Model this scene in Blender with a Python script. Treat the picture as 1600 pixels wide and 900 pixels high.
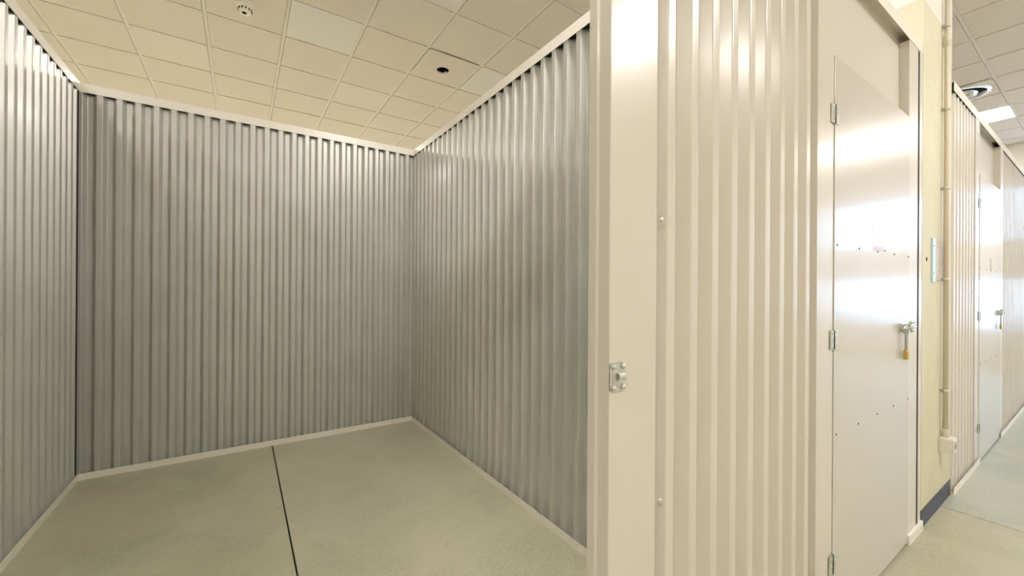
import bpy, bmesh, math, random
from mathutils import Matrix, Vector
random.seed(7)
S = bpy.context.scene
COL = S.collection
for o in list(bpy.data.objects):
    bpy.data.objects.remove(o)

# ------------------------------------------------------------------ camera
YAW, PITCH, ROLL, FPX, CAMZ = 0.5883, 0.0007, 0.0064, 634.17, 1.22
F = Vector((math.sin(YAW) * math.cos(PITCH), math.cos(YAW) * math.cos(PITCH), math.sin(PITCH)))
R0 = Vector((math.cos(YAW), -math.sin(YAW), 0))
U0 = R0.cross(F)
RR = R0 * math.cos(ROLL) + U0 * math.sin(ROLL)
UU = -R0 * math.sin(ROLL) + U0 * math.cos(ROLL)
cd = bpy.data.cameras.new('camera')
cd.sensor_fit = 'HORIZONTAL'; cd.sensor_width = 36.0
cd.lens = FPX / 1600 * 36.0
cd.clip_start = 0.02
cam = bpy.data.objects.new('camera', cd)
m = Matrix.Identity(4)
for i in range(3):
    m[i][0], m[i][1], m[i][2] = RR[i], UU[i], -F[i]
m[2][3] = CAMZ
cam.matrix_world = m
COL.objects.link(cam)
S.camera = cam

# ------------------------------------------------------------------ world, exposure
W = bpy.data.worlds.new('world'); S.world = W
W.use_nodes = True
bg = W.node_tree.nodes['Background']
bg.inputs[0].default_value = (0.57, 0.73, 1.0, 1)
bg.inputs[1].default_value = 6.8
S.view_settings.view_transform = 'Standard'
S.view_settings.look = 'None'
S.view_settings.exposure = 0.13
S.view_settings.gamma = 1.0
S.view_settings.use_curve_mapping = False
S.cycles.use_denoising = True
S.cycles.max_bounces = 12
S.cycles.diffuse_bounces = 7
S.cycles.glossy_bounces = 6
S.cycles.sample_clamp_indirect = 10
LED = 60.0
LED_COL = (1.0, 0.957, 0.918, 1)

# ------------------------------------------------------------------ materials
MATS = {}
def mat(name, col, rough=0.5, metal=0.0, spec=0.5, coat=0.0, coat_rough=0.1, noise=None, bump=None, emit=None):
    """noise=(scale, amount, detail): soft tonal variation; bump=(scale, strength)"""
    if name in MATS: return MATS[name]
    M = bpy.data.materials.new(name); M.use_nodes = True
    nt = M.node_tree; b = nt.nodes['Principled BSDF']
    b.inputs['Base Color'].default_value = (*col, 1)
    b.inputs['Roughness'].default_value = rough
    b.inputs['Metallic'].default_value = metal
    b.inputs['Specular IOR Level'].default_value = spec
    b.inputs['Coat Weight'].default_value = coat
    b.inputs['Coat Roughness'].default_value = coat_rough
    tc = nt.nodes.new('ShaderNodeTexCoord')
    if noise:
        n = nt.nodes.new('ShaderNodeTexNoise'); n.inputs['Scale'].default_value = noise[0]
        n.inputs['Detail'].default_value = noise[2] if len(noise) > 2 else 4
        nt.links.new(tc.outputs['Object'], n.inputs['Vector'])
        r = nt.nodes.new('ShaderNodeMapRange')
        r.inputs[1].default_value = 0.3; r.inputs[2].default_value = 0.7
        r.inputs[3].default_value = 1 - noise[1]; r.inputs[4].default_value = 1 + noise[1]
        nt.links.new(n.outputs['Fac'], r.inputs[0])
        v = nt.nodes.new('ShaderNodeVectorMath'); v.operation = 'SCALE'
        v.inputs[0].default_value = col
        nt.links.new(r.outputs[0], v.inputs['Scale'])
        nt.links.new(v.outputs[0], b.inputs['Base Color'])
    if bump:
        n2 = nt.nodes.new('ShaderNodeTexNoise'); n2.inputs['Scale'].default_value = bump[0]
        n2.inputs['Detail'].default_value = 3
        nt.links.new(tc.outputs['Object'], n2.inputs['Vector'])
        bp = nt.nodes.new('ShaderNodeBump'); bp.inputs['Strength'].default_value = bump[1]
        bp.inputs['Distance'].default_value = 0.002
        nt.links.new(n2.outputs['Fac'], bp.inputs['Height'])
        nt.links.new(bp.outputs['Normal'], b.inputs['Normal'])
    if emit:
        b.inputs['Emission Color'].default_value = emit[0]
        b.inputs['Emission Strength'].default_value = emit[1]
    MATS[name] = M
    return M

CREAM = mat('cream_painted_steel', (0.67, 0.63, 0.565), 0.32, 0.0, 0.5, 0.35, 0.15, noise=(3, .015))
DOORP = mat('door_painted_steel', (0.60, 0.565, 0.51), 0.28, 0.0, 0.5, 0.45, 0.13, noise=(2.2, .015))
GALV = mat('grey_coated_sheet', (0.575, 0.58, 0.54), 0.40, 0.4, 0.5, 0.25, 0.12, noise=(5, .03))
RAIL = mat('cream_channel', (0.88, 0.845, 0.765), 0.3, 0.0, 0.5, 0.2, 0.2)
TILE_A = mat('ceiling_tile_aged', (0.80, 0.725, 0.67), 0.95, 0, 0.1, noise=(90, .07, 2), bump=(160, .4))
TILE_B = mat('ceiling_tile_new', (0.83, 0.80, 0.78), 0.95, 0, 0.1, noise=(90, .05, 2), bump=(160, .4))
TILE_C = mat('ceiling_tile_mid', (0.82, 0.76, 0.71), 0.95, 0, 0.1, noise=(90, .06, 2), bump=(160, .4))
TEE = mat('ceiling_tee_paint', (0.84, 0.79, 0.745), 0.55, 0, 0.3)
BLACK = mat('black_void', (0.006, 0.006, 0.007), 0.9, 0, 0.1)
JOINT_SHADE = mat('dark_joint_and_shade', (0.02, 0.02, 0.022), 0.7, 0, 0.2)  # dark joints; also painted shade inside rail and corner gaps
ZINC = mat('zinc_plated_steel', (0.66, 0.68, 0.64), 0.28, 0.9, 0.5, noise=(40, .08))
STEEL = mat('hardened_steel', (0.42, 0.42, 0.40), 0.3, 0.9)
DARKST = mat('dark_steel', (0.12, 0.12, 0.11), 0.5, 0.6)
BRASS = mat('brass', (0.62, 0.42, 0.13), 0.32, 0.85)
PLASTER = mat('off_white_plaster', (0.80, 0.77, 0.71), 0.85, 0, 0.2, noise=(1.5, .03))
ENDW = mat('beige_end_wall_paint', (0.84, 0.80, 0.73), 0.8, 0, 0.2, noise=(2, .02))
KICK = mat('navy_kick_paint', (0.055, 0.065, 0.105), 0.5, 0, 0.4, noise=(22, .35, 6))
PVC = mat('beige_pvc_conduit', (0.66, 0.60, 0.49), 0.4, 0, 0.5)
PVCW = mat('white_plastic', (0.78, 0.76, 0.71), 0.35, 0, 0.5)
PVCG = mat('grey_plastic', (0.33, 0.34, 0.36), 0.4, 0, 0.4)
DETP = mat('cream_detector_plastic', (0.93, 0.90, 0.82), 0.4, 0, 0.5)
PAPER = mat('paper_label', (0.74, 0.69, 0.63), 0.25, 0, 0.6, 0.5, 0.12)
PINK = mat('pink_print', (0.74, 0.60, 0.72), 0.45, 0, 0.4)
REDP = mat('red_print', (0.55, 0.22, 0.24), 0.6, 0, 0.25)
BLUEP = mat('pale_blue_print', (0.55, 0.76, 0.88), 0.35, 0, 0.5)
NOTE = mat('speckled_notice_print', (0.58, 0.50, 0.43), 0.4, 0, 0.4, noise=(70, .22, 5))
ALU = mat('window_frame_paint', (0.62, 0.63, 0.64), 0.4, 0.2, 0.5)
PAVE = mat('outside_paving', (0.42, 0.42, 0.42), 0.9)
CHROME = mat('polished_diffuser_metal', (0.75, 0.76, 0.78), 0.12, 0.9)
VENTDARK = mat('vent_dark_enamel', (0.035, 0.035, 0.04), 0.5)  # near-black vent throat and spokes
LEDM = mat('led_diffuser', (0.9, 0.9, 0.9), 0.5, emit=(LED_COL, LED))

# column paint: pale yellow up to a painted line, off-white above
def column_mat():
    M = bpy.data.materials.new('column_two_tone_paint'); M.use_nodes = True
    nt = M.node_tree; b = nt.nodes['Principled BSDF']
    g = nt.nodes.new('ShaderNodeNewGeometry'); s = nt.nodes.new('ShaderNodeSeparateXYZ')
    nt.links.new(g.outputs['Position'], s.inputs[0])
    n = nt.nodes.new('ShaderNodeTexNoise'); n.inputs['Scale'].default_value = 5; n.inputs['Detail'].default_value = 6
    nt.links.new(g.outputs['Position'], n.inputs['Vector'])
    st = nt.nodes.new('ShaderNodeMath'); st.operation = 'GREATER_THAN'; st.inputs[1].default_value = 2.725
    nt.links.new(s.outputs['Z'], st.inputs[0])
    r = nt.nodes.new('ShaderNodeMapRange'); r.inputs[1].default_value = .35; r.inputs[2].default_value = .65
    nt.links.new(n.outputs['Fac'], r.inputs[0])
    y = nt.nodes.new('ShaderNodeMix'); y.data_type = 'RGBA'
    y.inputs[6].default_value = (0.65, 0.61, 0.45, 1); y.inputs[7].default_value = (0.685, 0.645, 0.49, 1)
    nt.links.new(r.outputs[0], y.inputs[0])
    x = nt.nodes.new('ShaderNodeMix'); x.data_type = 'RGBA'
    x.inputs[7].default_value = (0.80, 0.77, 0.71, 1)
    nt.links.new(y.outputs[2], x.inputs[6]); nt.links.new(st.outputs[0], x.inputs[0])
    nt.links.new(x.outputs[2], b.inputs['Base Color'])
    b.inputs['Roughness'].default_value = 0.6
    return M
COLM = column_mat()

# concrete: grey-green with cloudy wear and fine scuffs
def concrete_mat(name, tint):
    M = bpy.data.materials.new(name); M.use_nodes = True
    nt = M.node_tree; b = nt.nodes['Principled BSDF']
    g = nt.nodes.new('ShaderNodeNewGeometry')
    def noise(sc, det, rough=.55, dist=0.0, stretch=None):
        n = nt.nodes.new('ShaderNodeTexNoise'); n.inputs['Scale'].default_value = sc
        n.inputs['Detail'].default_value = det; n.inputs['Roughness'].default_value = rough
        n.inputs['Distortion'].default_value = dist
        if stretch:
            mp = nt.nodes.new('ShaderNodeMapping'); mp.inputs['Scale'].default_value = stretch
            mp.inputs['Rotation'].default_value = (0, 0, .5)
            nt.links.new(g.outputs['Position'], mp.inputs[0]); nt.links.new(mp.outputs[0], n.inputs['Vector'])
        else:
            nt.links.new(g.outputs['Position'], n.inputs['Vector'])
        return n
    def ramp(src, a, bb):
        r = nt.nodes.new('ShaderNodeMapRange'); r.inputs[1].default_value = a; r.inputs[2].default_value = bb
        nt.links.new(src.outputs['Fac'], r.inputs[0]); return r
    def mix(fac, A, B, mode='MIX'):
        x = nt.nodes.new('ShaderNodeMix'); x.data_type = 'RGBA'; x.blend_type = mode
        if hasattr(fac, 'outputs'): nt.links.new(fac.outputs[0], x.inputs[0])
        else: x.inputs[0].default_value = fac
        for k, v in ((6, A), (7, B)):
            if hasattr(v, 'outputs'): nt.links.new(v.outputs[2], x.inputs[k])
            else: x.inputs[k].default_value = (*v, 1)
        return x
    c1 = mix(ramp(noise(.9, 3), .35, .65), (0.37, 0.395, 0.30), (0.50, 0.49, 0.385))
    c2 = mix(ramp(noise(2.6, 8, .65, .6), .38, .68), c1, (0.55, 0.54, 0.435))
    c3 = mix(ramp(noise(3.2, 6, .7, 1.5, (1, 4, 1)), .56, .75), c2, (0.37, 0.37, 0.295))
    c4 = mix(ramp(noise(60, 3, .6), .3, .9), c3, (0.58, 0.565, 0.465))
    c5 = mix(ramp(noise(9, 9, .8, 2.5), .66, .74), c4, (0.70, 0.68, 0.60))
    c6 = mix(1.0, c5, tint, 'MULTIPLY')
    nt.links.new(c6.outputs[2], b.inputs['Base Color'])
    rr = nt.nodes.new('ShaderNodeMapRange'); rr.inputs[3].default_value = .32; rr.inputs[4].default_value = .55
    nt.links.new(noise(2.2, 5).outputs['Fac'], rr.inputs[0]); nt.links.new(rr.outputs[0], b.inputs['Roughness'])
    b.inputs['Specular IOR Level'].default_value = .45
    bp = nt.nodes.new('ShaderNodeBump'); bp.inputs['Strength'].default_value = .12; bp.inputs['Distance'].default_value = .003
    nt.links.new(noise(40, 5).outputs['Fac'], bp.inputs['Height']); nt.links.new(bp.outputs[0], b.inputs['Normal'])
    return M
CONC = concrete_mat('beige_grey_concrete', (0.90, 0.875, 0.79))
CONC_G = concrete_mat('green_grey_concrete', (0.85, 0.845, 0.735))
CONC_B = concrete_mat('pale_green_grey_concrete', (0.85, 0.88, 0.85))

def glass_mat():
    M = bpy.data.materials.new('window_glass'); M.use_nodes = True
    nt = M.node_tree; nt.nodes.clear()
    o = nt.nodes.new('ShaderNodeOutputMaterial'); t = nt.nodes.new('ShaderNodeBsdfTransparent')
    t.inputs[0].default_value = (.93, .96, .97, 1)
    g = nt.nodes.new('ShaderNodeBsdfGlossy'); g.inputs['Roughness'].default_value = .02
    x = nt.nodes.new('ShaderNodeMixShader'); x.inputs[0].default_value = .07
    nt.links.new(t.outputs[0], x.inputs[1]); nt.links.new(g.outputs[0], x.inputs[2]); nt.links.new(x.outputs[0], o.inputs[0])
    return M
GLASS = glass_mat()

# ------------------------------------------------------------------ helpers
def link(name, me, material=None, parent=None):
    o = bpy.data.objects.new(name, me)
    COL.objects.link(o)
    if material is not None and me is not None and not me.materials: me.materials.append(material)
    if parent is not None: o.parent = parent
    return o
def tomesh(bm, name):
    me = bpy.data.meshes.new(name); bmesh.ops.recalc_face_normals(bm, faces=bm.faces); bm.to_mesh(me); bm.free(); return me
def addbox(bm, x0, x1, y0, y1, z0, z1):
    vs = [bm.verts.new(p) for p in ((x0,y0,z0),(x1,y0,z0),(x1,y1,z0),(x0,y1,z0),(x0,y0,z1),(x1,y0,z1),(x1,y1,z1),(x0,y1,z1))]
    for f in ((0,3,2,1),(4,5,6,7),(0,1,5,4),(1,2,6,5),(2,3,7,6),(3,0,4,7)): bm.faces.new([vs[i] for i in f])
    return vs
def box(name, material, parent, b, bevel=0.0, seg=2):
    bm = bmesh.new(); addbox(bm, *b)
    if bevel: bmesh.ops.bevel(bm, geom=bm.edges[:], offset=bevel, segments=seg, affect='EDGES', profile=.5)
    return link(name, tomesh(bm, name), material, parent)
def boxes(name, material, parent, bl):
    bm = bmesh.new()
    for b in bl: addbox(bm, *b)
    return link(name, tomesh(bm, name), material, parent)
def lathe(bm, prof, axis='Z', c=(0,0,0), n=24, cap=True):
    """prof: list of (r, h) along axis"""
    def P(r, a, h):
        u, v = r * math.cos(a), r * math.sin(a)
        p = {'Z': (u, v, h), 'X': (h, u, v), 'Y': (u, h, v)}[axis]
        return (p[0] + c[0], p[1] + c[1], p[2] + c[2])
    rings = [[bm.verts.new(P(r, 2 * math.pi * i / n, h)) for i in range(n)] for r, h in prof]
    for A, B in zip(rings, rings[1:]):
        for i in range(n): bm.faces.new((A[i], A[(i+1) % n], B[(i+1) % n], B[i]))
    if cap:
        bm.faces.new(rings[0]); bm.faces.new(rings[-1])
def turned(name, material, parent, prof, axis='Z', c=(0,0,0), n=24, smooth=True, cap=True):
    bm = bmesh.new(); lathe(bm, prof, axis, c, n, cap); me = tomesh(bm, name)
    if smooth:
        for p in me.polygons: p.use_smooth = len(p.vertices) == 4
    return link(name, me, material, parent)
def tube(bm, pts, r, n=10):
    pts = [Vector(p) for p in pts]; rings = []
    t0 = (pts[1] - pts[0]).normalized(); ref = Vector((0, 0, 1)) if abs(t0.z) < .9 else Vector((1, 0, 0))
    a = t0.cross(ref).normalized()
    for i, p in enumerate(pts):
        t = (pts[min(i+1, len(pts)-1)] - pts[max(i-1, 0)]).normalized()
        a = (a - t * a.dot(t)).normalized(); b = t.cross(a)
        rings.append([bm.verts.new(p + (a * math.cos(2*math.pi*k/n) + b * math.sin(2*math.pi*k/n)) * r) for k in range(n)])
    for A, B in zip(rings, rings[1:]):
        for k in range(n): bm.faces.new((A[k], A[(k+1) % n], B[(k+1) % n], B[k]))
    bm.faces.new(rings[0]); bm.faces.new(rings[-1])
def tubeobj(name, material, parent, pts, r, n=10):
    bm = bmesh.new(); tube(bm, pts, r, n); me = tomesh(bm, name)
    for p in me.polygons: p.use_smooth = len(p.vertices) == 4
    return link(name, me, material, parent)
def structure(o, label=None):
    o['kind'] = 'structure'
    if label: o['label'] = label
    return o
def empty(name, loc=(0,0,0)):
    o = bpy.data.objects.new(name, None); o.location = loc; o.empty_display_size = .05; COL.objects.link(o); return o
def thing(o, label, cat, group=None):
    o['label'] = label; o['category'] = cat
    if group: o['group'] = group
    return o
def setbase(o, loc):
    """put an Empty's origin at loc while its children keep their world coordinates"""
    o.location = loc
    for c in o.children: c.matrix_parent_inverse = Matrix.Translation(loc).inverted()

PITCHW, RIBW, SLOPEW, DEPTH = 0.0916, 0.0286, 0.0172, 0.030
def profile(u0, u1, phase):
    """corrugation: list of (u, w), w = 0 on rib fronts, -DEPTH in valleys; a rib front starts at phase"""
    raw = []
    k0 = math.floor((u0 - phase) / PITCHW) - 1
    k1 = math.ceil((u1 - phase) / PITCHW) + 1
    for k in range(k0, k1 + 1):
        s = phase + k * PITCHW
        raw += [(s, 0), (s + RIBW, 0), (s + RIBW + SLOPEW, -DEPTH), (s + PITCHW - SLOPEW, -DEPTH)]
    pts = []; FIL = 0.003
    for a, b, c in zip(raw, raw[1:], raw[2:]):
        A, B, Cc = Vector(a), Vector(b), Vector(c)
        p = B + (A - B).normalized() * FIL; q = B + (Cc - B).normalized() * FIL
        for t in (0, .33, .67, 1): pts.append(tuple(p * (1-t)**2 + B * 2*t*(1-t) + q * t*t))
    out = []
    def lerp(a, b, u): t = (u - a[0]) / (b[0] - a[0]); return (u, a[1] + (b[1] - a[1]) * t)
    for a, b in zip(pts, pts[1:]):
        if a[0] < u0 <= b[0]: out.append(lerp(a, b, u0))
        if u0 < b[0] < u1: out.append(b)
        if a[0] < u1 <= b[0]: out.append(lerp(a, b, u1)); break
    return out
def corrugated(name, material, parent, u0, u1, phase, z0, z1, place):
    """place(u, w) -> (x, y); a folded sheet with real thickness"""
    bm = bmesh.new(); th = 0.0012
    P = profile(u0, u1, phase)
    N = []
    for i in range(len(P)):
        a = Vector(P[max(i-1, 0)]); b = Vector(P[min(i+1, len(P)-1)]); t = (b - a).normalized(); N.append(Vector((-t.y, t.x)))
    front = [(p[0], p[1]) for p in P]; back = [(p[0] - n.x * th, p[1] - n.y * th) for p, n in zip(P, N)]
    rows = []
    for side in (front, back):
        lo = [bm.verts.new((*place(u, w), z0)) for u, w in side]; hi = [bm.verts.new((*place(u, w), z1)) for u, w in side]
        rows.append((lo, hi))
        for i in range(len(lo) - 1): bm.faces.new((lo[i], lo[i+1], hi[i+1], hi[i]))
    (fl, fh), (bl, bh) = rows
    for A, B in ((fl, bl), (fh, bh)):
        for i in range(len(A) - 1): bm.faces.new((A[i], A[i+1], B[i+1], B[i]))
    for i in (0, -1): bm.faces.new((fl[i], fh[i], bh[i], bl[i]))
    return link(name, tomesh(bm, name), material, parent)
def channel(name, material, parent, u0, u1, z0, z1, up, place, d=0.046, t=0.002):
    """U channel along u; up=True opens downwards (top rail)"""
    bm = bmesh.new()
    def B(w0, w1, za, zb):
        p = [place(u, w) for u in (u0, u1) for w in (w0, w1)]
        xs = [q[0] for q in p]; ys = [q[1] for q in p]
        addbox(bm, min(xs), max(xs), min(ys), max(ys), za, zb)
    B(0, -t, z0, z1); B(-d, -d + t, z0, z1)
    if up: B(-t, -d + t, z1 - t, z1)
    else: B(-t, -d + t, z0, z0 + t)
    return link(name, tomesh(bm, name), material, parent)

# ------------------------------------------------------------------ dimensions
XL, XR, YB, YF = -0.846, 1.311, 3.612, 0.567
ZC = 3.588
GX, GY = -0.279, 4.3825 - 0.6 * 12        # ceiling grid lines
TOP0, TOP1 = 2.432, 2.487                 # top rail lip
BASE = 0.042
X0, X1, Y0, Y1 = -5.0, 10.3, -2.75, 9.3   # building shell

# ------------------------------------------------------------------ shell
fl = box('floor', JOINT_SHADE, None, (X0, X1, Y0, Y1, -0.12, -0.012)); structure(fl, 'green-grey concrete floor with dark saw-cut joints')
joints = [0.205 + 3.102 * k for k in range(-2, 4)]
edges = [X0] + [j for j in joints if X0 < j < X1] + [X1]
for a, b in zip(edges, edges[1:]):
    box('slab', CONC_G if b < .3 else CONC if b < 3.4 else CONC_B, fl, (a + .0035, b - .0035, Y0, Y1, -0.06, 0.0), .0015, 1)
structure(box('wall_outer_left', PLASTER, None, (X0 - .15, X0, Y0, Y1, -.1, ZC + .3)))
structure(box('wall_outer_back', PLASTER, None, (X0 - .15, X1 + .15, Y1, Y1 + .15, -.1, ZC + .3)))
structure(box('wall_outer_front', PLASTER, None, (X0 - .15, X1 + .15, Y0 - .15, Y0, -.1, ZC + .3)))
# end wall of the corridor with two rows of windows
wins = [(-2.45, -1.05, 2.03, 2.95), (-0.95, .45, 2.03, 2.95), (-2.45, -1.05, .55, 1.46), (-0.95, .45, .55, 1.46), (1.06, 2.4, 2.2, 3.42)]
bm = bmesh.new()
ys = sorted({Y0, Y1, *[v for w in wins for v in w[:2]]}); zs = sorted({-.1, ZC + .3, *[v for w in wins for v in w[2:]]})
for a, b in zip(ys, ys[1:]):
    for c, d in zip(zs, zs[1:]):
        my, mz = (a + b) / 2, (c + d) / 2
        if not any(w[0] < my < w[1] and w[2] < mz < w[3] for w in wins): addbox(bm, X1, X1 + .2, a, b, c, d)
bmesh.ops.remove_doubles(bm, verts=bm.verts, dist=1e-5)
seen = {}
for f in list(bm.faces):
    k = tuple(round(x, 4) for x in f.calc_center_median()); seen.setdefault(k, []).append(f)
bmesh.ops.delete(bm, geom=[f for fs in seen.values() if len(fs) > 1 for f in fs], context='FACES_ONLY')
structure(link('wall_outer_right', tomesh(bm, 'wall_outer_right'), ENDW), 'beige end wall of the corridor above the far partitions')
for n, (a, b, c, d) in enumerate(wins, 1):
    t = .045
    w = structure(boxes('window_%d' % n, ALU, None, [(X1 + .06, X1 + .12, a, b, c, c + t), (X1 + .06, X1 + .12, a, b, d - t, d),
        (X1 + .06, X1 + .12, a, a + t, c + t, d - t), (X1 + .06, X1 + .12, b - t, b, c + t, d - t), (X1 + .06, X1 + .12, (a+b)/2 - .02, (a+b)/2 + .02, c + t, d - t)]))
    for p, q in ((a + t, (a+b)/2 - .02), ((a+b)/2 + .02, b - t)):
        box('pane', GLASS, w, (X1 + .088, X1 + .092, p, q, c + t, d - t))
structure(box('ground', PAVE, None, (X1 + .2, X1 + 25, -20, 20, -.3, -.1)))

# ------------------------------------------------------------------ ceiling
cl = box('ceiling', PLASTER, None, (X0, X1, Y0, Y1, ZC + .25, ZC + .3)); structure(cl, 'suspended ceiling of square mineral tiles in a tee grid')
def lines(g, a, b):
    k = math.ceil((a - g) / .6); r = []
    while g + .6 * k < b: r.append(g + .6 * k); k += 1
    return r
LX, LY = lines(GX, X0, X1), lines(GY, Y0, Y1)
HT = .012
for x in LX: box('main_tee', TEE, cl, (x - HT, x + HT, Y0, Y1, ZC + .0075, ZC + .011))
for y in LY:
    prev = X0
    bl = []
    for x in LX + [X1]:
        a, b = prev + HT, x - HT
        if b > a: bl.append((a, b, y - HT, y + HT, ZC + .008, ZC + .011))
        prev = x
    boxes('cross_tee', TEE, cl, bl)
ex, ey = [X0] + LX + [X1], [Y0] + LY + [Y1]
def cell(x, y): return math.floor((x - GX) / .6 + 1e-6), math.floor((y - GY) / .6 + 1e-6)
LIGHTS = [  # cell centres; labels
    ((8.42, 1.09), 'bright square ceiling light panel above the far corridor doors'),
    ((-1.78, -1.31), 'added fill light panel, unseen, over the corridor in front of the open unit'),  # fill panel added to light the left-facing front ribs
    ((1.22, 1.09), 'square ceiling light panel above the front of the open unit'),
    ((-2.98, 1.09), 'square ceiling light panel above the neighbouring unit on the left'),
    ((3.02, -1.31), 'square ceiling light panel over the corridor opposite the near door'),
    ((8.42, -1.31), 'square ceiling light panel over the corridor nearest the end windows'),
    ((1.22, 7.09), 'square ceiling light panel behind the back partition of the open unit'),
    ((-0.58, 7.09), 'added bounce light panel, unseen, straight behind the back partition, left of centre'),  # added out of view; its bounce brightens the ceiling
    ((3.02, 7.09), 'added bounce light panel, unseen, behind the neighbouring unit on the right'),  # another added panel for bounce onto the ceiling tiles
    ((-2.38, 7.09), 'square ceiling light panel in the rear left corner of the hall'),
    ((4.82, 7.09), 'square ceiling light panel in the rear of the hall on the right')]
light_cells = {cell(*p): (p, l) for p, l in LIGHTS}
VENT = cell(7.2, 1.09); HOLE = cell(1.81, 4.1)
g0 = cell(GX + .3, 4.3825 + .3)
NEW = {(g0[0] + 1, g0[1] - 1), (g0[0] + 2, g0[1] - 3), (g0[0] + 4, g0[1] - 1)}
MID = {(g0[0] + 2, g0[1] + 1), (g0[0] - 1, g0[1] + 1)}
tile_me = {}
def tile_mesh(w, h, M):
    k = (round(w, 3), round(h, 3), M.name)
    if k not in tile_me:
        bm = bmesh.new(); addbox(bm, -w/2, w/2, -h/2, h/2, 0, .015); bmesh.ops.bevel(bm, geom=[e for e in bm.edges if e.verts[0].co.z < .001 and e.verts[1].co.z < .001], offset=.0015, segments=1, affect='EDGES')
        tile_me[k] = tomesh(bm, 'tile'); tile_me[k].materials.append(M)
    return tile_me[k]
rest = []
for a, b in zip(ex, ex[1:]):
    for c, d in zip(ey, ey[1:]):
        mx, my = (a + b) / 2, (c + d) / 2; ck = cell(mx, my)
        if ck in light_cells or ck in (VENT, HOLE): continue
        w, h = b - a - .030, d - c - .030
        visible = (-1.6 < mx < 3.6 and 2.4 < my < 7.2) or (mx > 3.6 and -.2 < my < 2.2)
        if visible:
            M = TILE_B if ck in NEW else TILE_C if ck in MID else TILE_A
            o = bpy.data.objects.new('tile', tile_mesh(w, h, M)); COL.objects.link(o); o.parent = cl
            o.location = (mx, my, ZC - .0005 + random.random() * .001)
        else: rest.append((mx - w/2, mx + w/2, my - h/2, my + h/2, ZC, ZC + .015))
rt = boxes('ceiling_tiles', TILE_A, cl, rest); rt['kind'] = 'stuff'
def center(ck): return GX + .6 * ck[0] + .3, GY + .6 * ck[1] + .3
# tile with an empty downlight hole
hx, hy = center(HOLE); hc = Vector((1.815, 4.105)); HR = .067
def holed_tile(name, cx, cy, c, r, M, n=32, half=.285):
    bm = bmesh.new(); rings = []
    for z in (ZC, ZC + .015):
        inner, outer = [], []
        for i in range(n):
            a = 2 * math.pi * i / n + math.pi / n; dx, dy = math.cos(a), math.sin(a)
            inner.append(bm.verts.new((c[0] + r * dx, c[1] + r * dy, z)))
            s = half / max(abs(dx), abs(dy)); outer.append(bm.verts.new((cx + dx * s, cy + dy * s, z)))
        for q, (sx, sy) in enumerate(((1, 1), (-1, 1), (-1, -1), (1, -1))):
            pass
        rings.append((inner, outer))
        for i in range(n): bm.faces.new((inner[i], inner[(i+1) % n], outer[(i+1) % n], outer[i]))
        for q, (sx, sy) in enumerate(((1, 1), (-1, 1), (-1, -1), (1, -1))):
            i = (n // 8 + q * n // 4 - 1) % n
            v = bm.verts.new((cx + sx * half, cy + sy * half, z)); bm.faces.new((outer[i], v, outer[(i+1) % n]))
    for i in range(n): bm.faces.new((rings[0][0][i], rings[0][0][(i+1) % n], rings[1][0][(i+1) % n], rings[1][0][i]))
    return link(name, tomesh(bm, name), M, cl)
ht = holed_tile('tile', hx, hy, hc, HR, TILE_A)
turned('downlight_hole', BLACK, cl, [(HR + .004, ZC + .0155), (HR + .004, ZC + .14), (.002, ZC + .14)], 'Z', (hc.x, hc.y, 0), 32, cap=False)['label'] = 'black empty downlight hole in a ceiling tile'
box('spring_clip', ZINC, cl, (hc.x + .034, hc.x + .052, hc.y + .022, hc.y + .04, ZC + .006, ZC + .016), .002)
# round air diffuser tile
vx, vy = center(VENT)
holed_tile('tile', vx, vy, (vx, vy + .02), .262, TILE_A, 48)
dv = empty('air_diffuser'); vy += .02
turned('outer_ring', CHROME, dv, [(.274, ZC - .0006), (.268, ZC - .011), (.240, ZC - .014), (.228, ZC + .004), (.228, ZC + .05)], 'Z', (vx, vy, 0), 64, cap=False)
turned('dark_throat', VENTDARK, dv, [(.2275, ZC + .05), (.2275, ZC + .085), (.01, ZC + .085)], 'Z', (vx, vy, 0), 48, cap=False)
turned('inner_cone', CHROME, dv, [(.165, ZC - .010), (.160, ZC - .020), (.120, ZC + .008), (.085, ZC + .03), (.085, ZC + .07)], 'Z', (vx, vy, 0), 48, cap=False)
turned('centre_disc', PVCW, dv, [(.084, ZC + .012), (.080, ZC + .004), (.01, ZC + .003)], 'Z', (vx, vy, 0), 40, cap=False)
for q in range(4):
    a = math.pi / 4 + q * math.pi / 2
    tubeobj('spoke', VENTDARK, dv, [(vx + .08 * math.cos(a), vy + .08 * math.sin(a), ZC + .045), (vx + .226 * math.cos(a), vy + .226 * math.sin(a), ZC + .045)], .004, 6)
setbase(dv, (vx, vy, ZC))
thing(dv, 'round ceiling air diffuser with dark ring behind the far partition top', 'air diffuser')
# light panels
for ck, (p, lab) in light_cells.items():
    cx, cy = center(ck); e = empty('ceiling_light')
    t = .012; h = .297
    boxes('frame', PVCW, e, [(cx - h, cx + h, cy - h, cy - h + t, ZC + .001, ZC + .03), (cx - h, cx + h, cy + h - t, cy + h, ZC + .001, ZC + .03),
        (cx - h, cx - h + t, cy - h + t, cy + h - t, ZC + .001, ZC + .03), (cx + h - t, cx + h, cy - h + t, cy + h - t, ZC + .001, ZC + .03)])
    box('diffuser', LEDM, e, (cx - h + t, cx + h - t, cy - h + t, cy + h - t, ZC + .005, ZC + .01))
    box('backplate', PVCW, e, (cx - h, cx + h, cy - h, cy + h, ZC + .0305, ZC + .04))
    setbase(e, (cx, cy, ZC)); thing(e, lab, 'ceiling light', 'square light panels in the ceiling grid')

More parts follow.
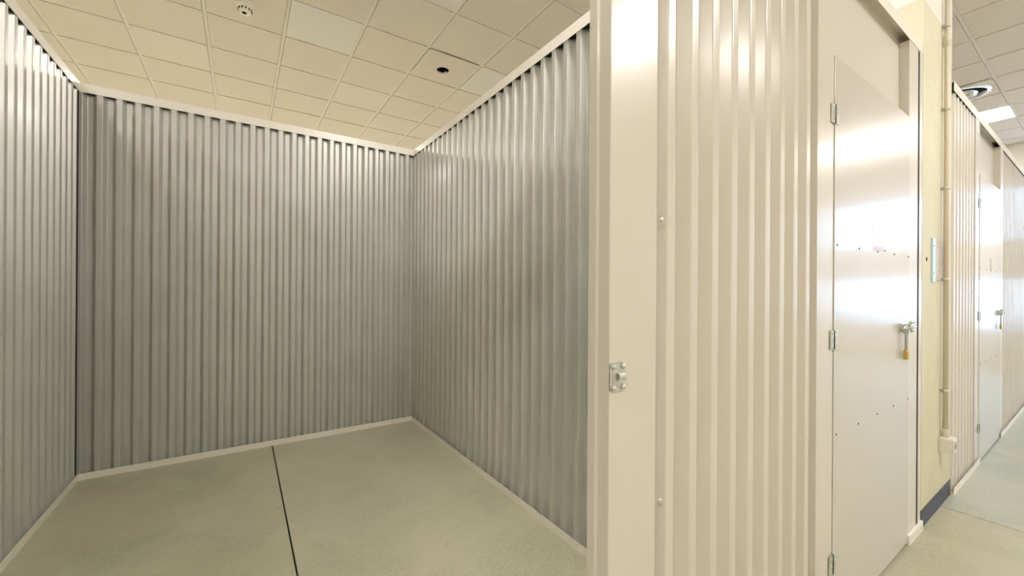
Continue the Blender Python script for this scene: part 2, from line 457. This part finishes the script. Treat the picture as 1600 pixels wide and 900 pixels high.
# ------------------------------------------------------------------ partitions of the open unit
pl_left = lambda u, w: (XL + w, u)
pl_right = lambda u, w: (XR - w, u)
pl_back = lambda u, w: (u, YB - w)
pl_front = lambda u, w: (u, YF - w)
SH = 0.003
def off(pl): return lambda u, w: pl(u, w - SH)
wl = corrugated('wall_left', GALV, None, YF + .04, 3.578, 2.659 - PITCHW * 20, .004, TOP1 - .004, off(pl_left)); structure(wl, 'grey corrugated metal partition on the left of the unit')
wb = corrugated('wall_back', GALV, None, XL - .034, XR + .034, -.772 - PITCHW * 10, .004, TOP1 - .004, off(pl_back)); structure(wb, 'grey corrugated metal partition at the back of the unit')
wr = corrugated('wall_right', GALV, None, YF + .05, 3.603, 1.436 - .029 - PITCHW * 20, .004, TOP1 - .004, off(pl_right)); structure(wr, 'grey corrugated metal partition on the right of the unit')
channel('top_rail', RAIL, wl, YF + .05, YB, TOP0, TOP1, True, pl_left)
channel('top_rail', RAIL, wb, XL - .046, XR + .046, TOP0, TOP1 + .0005, True, pl_back)
channel('top_rail', RAIL, wr, YF + .05, YB, TOP0, TOP1, True, pl_right)
def shade_fill(parent, u0, u1, pl, z0=TOP0, z1=TOP1):
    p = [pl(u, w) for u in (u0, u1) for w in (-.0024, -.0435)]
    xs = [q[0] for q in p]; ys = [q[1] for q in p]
    box('rail_shade_strip', JOINT_SHADE, parent, (min(xs), max(xs), min(ys), max(ys), z0 + .003, z1 - .003))  # black strip added as the shade under the rail lip
shade_fill(wl, YF + .06, YB - .01, pl_left); shade_fill(wb, XL - .03, XR + .03, pl_back); shade_fill(wr, YF + .06, YB - .01, pl_right)
channel('base_rail', RAIL, wl, YF + .05, YB, 0, BASE, False, lambda u, w: (XL + w + .006, u), d=.05)
channel('base_rail', RAIL, wb, XL, XR, 0, BASE, False, lambda u, w: (u, YB - w - .006), d=.05)
channel('base_rail', RAIL, wr, YF + .05, YB, 0, BASE, False, lambda u, w: (XR - w - .006, u), d=.05)
# corner closers: black strips stand in for the slot's shade on the left, slim angle on the right
boxes('corner_shade_strip', JOINT_SHADE, wl, [(XL - .042, XL - .036, 3.50, YB + .001, BASE, TOP0), (XL - .036, XL - .004, 3.603, YB - .001, BASE, TOP0)])


# front partition along the corridor
FRX = [0.759, 1.611]
wf = corrugated('wall_front', CREAM, None, FRX[0] - .004, FRX[1] + .012, .8955 - PITCHW * 20, .004, TOP1 - .004, lambda u, w: (u, YF - w + .004)); structure(wf, 'cream corrugated metal partition between the open unit and the near door')
channel('top_rail', RAIL, wf, -.45, 2.898, TOP0, TOP1, True, lambda u, w: (u, YF - w - .002), d=.05)
channel('base_rail', RAIL, wf, FRX[0], FRX[1], 0, BASE, False, lambda u, w: (u, YF - w - .008), d=.05)
# right jamb of the open unit, folded profile
def prism(name, material, parent, pts, z0, z1, bevel=0):
    bm = bmesh.new()
    lo = [bm.verts.new((x, y, z0)) for x, y in pts]; hi = [bm.verts.new((x, y, z1)) for x, y in pts]
    n = len(pts)
    for i in range(n): bm.faces.new((lo[i], lo[(i+1) % n], hi[(i+1) % n], hi[i]))
    bm.faces.new(lo[::-1]); bm.faces.new(hi)
    bmesh.ops.recalc_face_normals(bm, faces=bm.faces)
    if bevel:
        es = [e for e in bm.edges if abs(e.verts[0].co.z - e.verts[1].co.z) > .1]
        bmesh.ops.bevel(bm, geom=es, offset=bevel, segments=3, affect='EDGES', profile=.5)
    return link(name, tomesh(bm, name), material, parent)
jb = prism('trim_1', CREAM, None, [(.611, YF - .002), (.7585, YF - .002), (.7585, YF + .012), (.62, YF + .012), (.62, YF + .056), (.6075, YF + .056), (.6075, YF + .033), (.611, YF + .029)], .0, TOP0 - .001, .0022)
structure(jb, 'cream folded steel door jamb of the open unit')
for z in (.748, 1.376, 2.02, .2):
    e = turned('screw', ZINC, wf, [(.0065, 0), (.0065, -.0015), (.0035, -.0038), (.001, -.0042)], 'Y', (.7795, YF + .0028, z), 14)
# left side of the front opening (hinge side) and header
structure(prism('trim_2', CREAM, None, [(-.45, YF - .002), (-.312, YF - .002), (-.312, YF + .045), (-.45, YF + .045)], 0, TOP0 - .001, .002))
structure(box('trim_3', CREAM, None, (-.311, .606, YF + .037, YF + .045, 2.06, TOP0 - .001)))
structure(corrugated('wall_front_left', CREAM, None, XL - .03, -.452, .8955 - PITCHW * 20, .004, TOP0 - .002, lambda u, w: (u, YF - w + .004)))

# ------------------------------------------------------------------ doors along the corridor
hinge_me = {}
def screwhead(name, parent, x, y, z, r=.004, M=ZINC):
    return turned(name, M, parent, [(r, 0), (r, -.0008), (r * .55, -.0022), (r * .1, -.0026)], 'Y', (x, y, z), 10)
def hinge(parent, x, y, z, h=.068, w=.030):
    hg = boxes('hinge', ZINC, parent, [(x - w, x - .003, y - .0022, y + .001, z - h/2, z + h/2), (x + .003, x + w, y - .0026, y + .001, z - h/2, z + h/2)])
    hg['label'] = 'zinc butt hinge'
    turned('hinge_pin', DARKST, hg, [(.0034, z - h/2), (.0034, z + h/2)], 'Z', (x, y - .0012, 0), 12)
    for sx in (-.019, .019):
        for dz in (-.024, 0, .024): screwhead('screw', hg, x + sx, y - .0022, z + dz + (.008 if sx > 0 and dz == 0 else 0), .0035)
    return hg
def door(n, xl, xr, yf, label):
    """door leaf with its own frame strip, over-panel and post"""
    d = box('door_%d' % n, DOORP, None, (xl + .0035, xr - .002, yf - .003, yf + .032, .012, 2.057), .0016, 2); structure(d, label)
    for z in (1.846, 1.045, .25): hinge(d, xl + .001, yf - .003, z)
    for z in (1.383, .703):
        for k in range(5): screwhead('rivet', d, xl + .029 + k * (xr - xl - .045) / 4, yf - .003, z, .0042, DARKST)
    return d
def frame(n, xl, xr, fl_, pr, yf):
    f = boxes('trim_%d' % n, CREAM, None, [(fl_, xl, yf, yf + .045, 0, TOP0 - .001)]); structure(f)
    box('over_panel', CREAM, f, (xl, xr, yf + .037, yf + .045, 2.0, TOP0 - .001))
    box('door_stop', JOINT_SHADE, f, (xl, xr, yf + .036, yf + .0365, 0.0, 2.0))
    box('post', CREAM, f, (xr, pr, yf, yf + .045, 0, TOP0 - .001), .0012, 1)
    return f
d1 = door(1, 1.7485, 2.672, YF, 'glossy cream steel door with hinges and a slide bolt, nearest in the corridor')
screwhead('rivet', d1, 2.306, YF - .003, 1.392, .0038, DARKST)
f1 = frame(4, 1.7485, 2.672, 1.611, 2.827, YF)
box('gap_strip', BLACK, f1, (2.8275, 2.8535, YF + .0015, YF + .04, 0, TOP0 - .001))
box('end_trim', CREAM, f1, (2.854, 2.902, YF - .001, YF + .045, .045, TOP0 - .001), .001, 1)
bt = box('base_track', RAIL, f1, (2.664, 2.902, YF - .012, YF - .0005, 0, .047), .001, 1)
for x in (2.69, 2.79, 2.86): screwhead('screw', bt, x, YF - .012, .024, .005)
# label on the near door
lb = box('label_sticker', PAPER, d1, (2.158, 2.289, YF - .0036, YF - .003, 1.385, 1.50)); lb['label'] = 'pale paper label with a pink strip'
box('pink_strip', PINK, lb, (2.160, 2.287, YF - .0038, YF - .0036, 1.387, 1.406))
boxes('faint_print', PINK, lb, [(2.172 + .03 * k, 2.19 + .03 * k, YF - .0038, YF - .0036, 1.426, 1.434) for k in range(4)])

def keeper(name, parent, x, y, z, flip=1):
    """bolt receiver: plate with rounded corners, four round heads, arched strap"""
    bm = bmesh.new(); addbox(bm, x, x + .044, y - .003, y, z - .029, z + .029)
    es = [e for e in bm.edges if abs(e.verts[0].co.y - e.verts[1].co.y) > .002]
    bmesh.ops.bevel(bm, geom=es, offset=.005, segments=3, affect='EDGES', profile=.5)
    k = link(name, tomesh(bm, name), ZINC, parent)
    for sx in (.0085, .0365):
        for sz in (-.021, .021):
            s = turned('bolt_head', ZINC, k, [(.0058, 0), (.0055, -.003), (.0035, -.0052), (.0008, -.006)], 'Y', (x + sx, y - .003, z + sz), 16)
    bm = bmesh.new(); n = 10; L0, L1 = x + .019, x + .038; ro, ri = .0092, .007
    prof = []
    for r in (ro, ri):
        prof.append([(y - .003, z - r)] + [(y - .004 - r * math.sin(math.pi * i / n) * .95, z - r * math.cos(math.pi * i / n)) for i in range(n + 1)] + [(y - .003, z + r)])
    V = [[[bm.verts.new((xx, p[0], p[1])) for p in pr] for pr in prof] for xx in (L0, L1)]
    m_ = len(prof[0])
    for i in range(m_ - 1):
        bm.faces.new((V[0][0][i], V[0][0][i+1], V[1][0][i+1], V[1][0][i])); bm.faces.new((V[0][1][i], V[1][1][i], V[1][1][i+1], V[0][1][i+1]))
        for e in (0, 1): bm.faces.new((V[e][0][i], V[e][0][i+1], V[e][1][i+1], V[e][1][i]))
    link('strap', tomesh(bm, 'strap'), ZINC, k)
    bx = bmesh.new(); addbox(bx, x + .008, x + .036, y - .0046, y - .003, z - .0135, z + .0135)
    bmesh.ops.bevel(bx, geom=bx.edges[:], offset=.0015, segments=2, affect='EDGES'); link('raised_pad', tomesh(bx, 'raised_pad'), ZINC, k)
    return k
k0 = keeper('bolt_keeper', jb, .6105, YF - .002, 1.043); k0['label'] = 'zinc bolt keeper plate with four round heads'
k1 = keeper('bolt_keeper', f1, 2.705, YF, 1.045)
def slide_bolt(parent, x, y, z):
    b = box('slide_bolt', ZINC, parent, (x - .055, x + .045, y - .003, y, z - .022, z + .022), .002, 2); b['label'] = 'zinc slide bolt'
    for sx in (-.045, .035):
        for sz in (-.016, .016): screwhead('screw', b, x + sx, y - .003, z + sz, .0045)
    turned('bolt_rod', ZINC, b, [(.0065, x - .075), (.0065, x + .135)], 'X', (0, y - .014, z), 14)
    for sx in (-.038, .026):
        tubeobj('rod_guide', ZINC, b, [(x + sx, y - .002, z - .013)] + [(x + sx, y - .012 - .010 * math.sin(math.pi * i / 8), z - .0115 * math.cos(math.pi * i / 8)) for i in range(9)] + [(x + sx, y - .002, z + .013)], .0034, 8)
    # flat handle tongue with an eye for the padlock
    bm = bmesh.new(); tube(bm, [(x - .004, y - .022 + .012 * math.cos(2*math.pi*i/20), z + .004 + .012 * math.sin(2*math.pi*i/20)) for i in range(21)], .0032, 8)
    addbox(bm, x - .008, x, y - .024, y - .010, z - .006, z + .006); link('handle_eye', tomesh(bm, 'handle_eye'), ZINC, b)
    boxes('staple', ZINC, b, [(x - .018, x - .013, y - .022, y - .003, z - .026, z - .010), (x - .018, x + .002, y - .024, y - .021, z - .026, z - .008)])
    return b
slide_bolt(d1, 2.578, YF - .003, 1.048)
def padlock(x, y, z, label, s=1.0):
    p = empty('padlock'); h, w, t = .042 * s, .028 * s, .016 * s
    box('body', BRASS, p, (x - w/2, x + w/2, y - t/2, y + t/2, z - h, z), .003 * s, 3)
    pts = [(x - .0088 * s, y, z - .004)] + [(x - .0088 * s, y, z + .075 * s * i / 4) for i in range(1, 5)] + \
          [(x - .0088 * s * math.cos(math.pi * i / 10), y, z + .075 * s + .0088 * s * math.sin(math.pi * i / 10)) for i in range(1, 10)] + [(x + .0088 * s, y, z + .075 * s * (4 - i) / 4) for i in range(0, 4)] + [(x + .0088 * s, y, z - .004)]
    tubeobj('shackle', STEEL, p, pts, .0036 * s, 10)
    turned('shackle_collar', BRASS, p, [(.0058 * s, z), (.0058 * s, z + .004 * s)], 'Z', (x - .0088 * s, y, 0), 14)
    turned('keyhole', DARKST, p, [(.005 * s, z - h - .0006), (.005 * s, z - h + .001)], 'Z', (x, y, 0), 12)
    setbase(p, (x, y, z - h)); thing(p, label, 'padlock'); return p
padlock(2.567, YF - .0165, .944, 'brass padlock with long steel shackle on the near door bolt')

# second run of partition beyond the column
Y2 = 0.557
D2L, D2R, F2, P2 = 4.352, 5.262, 4.215, 5.385
w2 = corrugated('wall_corridor_near', CREAM, None, 3.545, F2 + .008, 3.60, .004, TOP1 - .004, lambda u, w: (u, Y2 - w + .004)); structure(w2, 'cream corrugated partition between the yellow column and the far door')
channel('top_rail', RAIL, w2, 3.545, X1 - .01, TOP0 - .01, TOP1 - .01, True, lambda u, w: (u, Y2 - w - .002), d=.05)
channel('base_rail', RAIL, w2, 3.545, D2L, 0, BASE, False, lambda u, w: (u, Y2 - w - .010), d=.055)
shade_fill(w2, 3.55, F2, lambda u, w: (u, Y2 - w - .002), TOP0 - .01, TOP1 - .01); shade_fill(w2, P2, X1 - .02, lambda u, w: (u, Y2 - w - .002), TOP0 - .01, TOP1 - .01)
d2 = door(2, D2L, D2R, Y2, 'glossy cream steel door farther down the corridor, beyond the yellow column')
f2 = frame(5, D2L, D2R, F2, P2, Y2)
slide_bolt(d2, D2R - .094, Y2 - .003, 1.048)
keeper('bolt_keeper', f2, D2R + .033, Y2, 1.045)
padlock(D2R - .105, Y2 - .0165, .948, 'small padlock hanging on the far corridor door bolt', .9)
l2 = box('label_sticker', PAPER, d2, (4.77, 4.82, Y2 - .0036, Y2 - .003, 1.375, 1.468)); l2['label'] = 'small red-edged number label'
boxes('red_edge', REDP, l2, [(4.768, 4.772, Y2 - .0038, Y2 - .0035, 1.373, 1.47), (4.818, 4.822, Y2 - .0038, Y2 - .0035, 1.373, 1.47), (4.772, 4.818, Y2 - .0038, Y2 - .0035, 1.373, 1.377), (4.772, 4.818, Y2 - .0038, Y2 - .0035, 1.466, 1.47)])
w3 = corrugated('wall_corridor_far', CREAM, None, P2 - .006, X1 - .005, 3.60, .004, TOP0 - .012, lambda u, w: (u, Y2 - w + .004)); structure(w3, 'cream corrugated partition past the far door')
channel('base_rail', RAIL, w3, D2R, X1 - .01, 0, BASE, False, lambda u, w: (u, Y2 - w - .010), d=.055)

# ------------------------------------------------------------------ column with conduit, outlet and notice
CX0, CX1, CY0, CY1 = 2.906, 3.542, 0.565, 1.17
co = box('column', COLM, None, (CX0, CX1, CY0, CY1, 0, ZC + .02), .003, 2); structure(co, 'pale yellow painted square column with white top')
bm = bmesh.new(); addbox(bm, CX0 - .002, CX1 + .001, CY0 - .0025, CY0 + .05, 0, .093); kk = structure(link('baseboard_column', tomesh(bm, 'baseboard_column'), KICK, co), 'dark navy painted kick band at the column foot')
turned('drill_hole', BLACK, co, [(.012, CY0 - .0004), (.012, CY0 + .002)], 'Y', (2.992, 0, 1.387), 18)
for x, z in ((2.97, .78), (3.09, 1.02), (3.2, .55), (3.12, 1.86), (3.02, 2.3)):
    turned('drill_hole', mat('old_wall_plug', (.35, .31, .22), .8), co, [(.004, CY0 - .0003), (.004, CY0 + .001)], 'Y', (x, 0, z), 10)
ns = empty('notice_sign')
box('plate', NOTE, ns, (3.146, 3.318, CY0 - .0045, CY0 - .0005, 1.277, 1.497), .0008, 1)
box('blue_stripe', BLUEP, ns, (3.082, 3.1455, CY0 - .007, CY0 - .0005, 1.268, 1.505), .0008, 1)
for z in (1.315, 1.462): screwhead('screw', ns, 3.10, CY0 - .007, z, .005, STEEL)
setbase(ns, (3.2, CY0, 1.27)); thing(ns, 'small notice with pale blue left edge fixed to the yellow column', 'notice')
PX, PY = 3.303, 0.5455
cp = empty('conduit_pipe')
turned('pipe', PVC, cp, [(.0118, .402), (.0118, ZC)], 'Z', (PX, PY, 0), 20)
turned('coupling', PVC, cp, [(.0118, 2.60), (.0148, 2.603), (.0148, 2.662), (.0118, 2.665)], 'Z', (PX, PY, 0), 20)
turned('end_socket', PVC, cp, [(.0118, .445), (.0148, .443), (.0148, .4005), (.0118, .4)], 'Z', (PX, PY, 0), 20)
for z in (2.7125, 2.244, 1.798, 1.284, .659):
    c = turned('clip', PVC, cp, [(.0145, z - .008), (.0145, z + .008)], 'Z', (PX, PY, 0), 18)
    boxes('clip_foot', STEEL, c, [(PX - .022, PX - .010, CY0 - .014, CY0, z - .007, z + .007)])
setbase(cp, (PX, PY, .4)); thing(cp, 'beige vertical conduit pipe clipped to the yellow column', 'pipe')
ob = empty('outlet_box'); BX0, BX1, BY = 3.258, 3.348, .508
bm = bmesh.new(); addbox(bm, BX0, BX1, BY, CY0 - .0005, .318, .400)
bmesh.ops.bevel(bm, geom=bm.edges[:], offset=.004, segments=3, affect='EDGES'); link('box', tomesh(bm, 'box'), PVCW, ob)
box('cover', PVCW, ob, (BX0 + .006, BX1 - .006, BY - .0035, BY, .324, .394), .0015, 2)
sk = box('socket', PVCG, ob, (BX0 + .02, BX1 - .02, BY - .0045, BY - .003, .338, .38), .0008, 1)
for dx in (-.011, 0, .011): turned('pin_hole', BLACK, sk, [(.0028, BY - .0049), (.0028, BY - .0045)], 'Y', ((BX0 + BX1)/2 + dx, 0, .359), 10)
setbase(ob, (3.303, .54, .318)); thing(ob, 'white surface-mounted outlet box at the foot of the conduit', 'outlet')

# ------------------------------------------------------------------ smoke detector
sd = empty('smoke_detector'); dx, dy = .012, 4.06
turned('base', DETP, sd, [(.064, ZC), (.064, ZC - .014), (.060, ZC - .020), (.030, ZC - .021)], 'Z', (dx, dy, 0), 40)
body = turned('chamber', DETP, sd, [(.056, ZC - .02), (.056, ZC - .03), (.052, ZC - .04), (.043, ZC - .082), (.039, ZC - .089), (.030, ZC - .093), (.004, ZC - .093)], 'Z', (dx, dy, 0), 40)
for k in range(12):
    a = 2 * math.pi * k / 12 + .12
    bm = bmesh.new(); addbox(bm, -.0042, .0042, -.0025, .0025, -.012, .012); me = tomesh(bm, 'slot')
    s = link('slot', me, BLACK, body); s.matrix_world = Matrix.Translation((dx + .0478 * math.cos(a), dy + .0478 * math.sin(a), ZC - .060)) @ Matrix.Rotation(a + math.pi/2, 4, 'Z') @ Matrix.Rotation(-.25, 4, 'X')
turned('indicator', BLACK, body, [(.018, ZC - .0925), (.016, ZC - .095), (.002, ZC - .0955)], 'Z', (dx - .004, dy - .012, 0), 20)
setbase(sd, (dx, dy, ZC)); thing(sd, 'cream smoke detector with slotted sides on the ceiling tile', 'smoke detector')
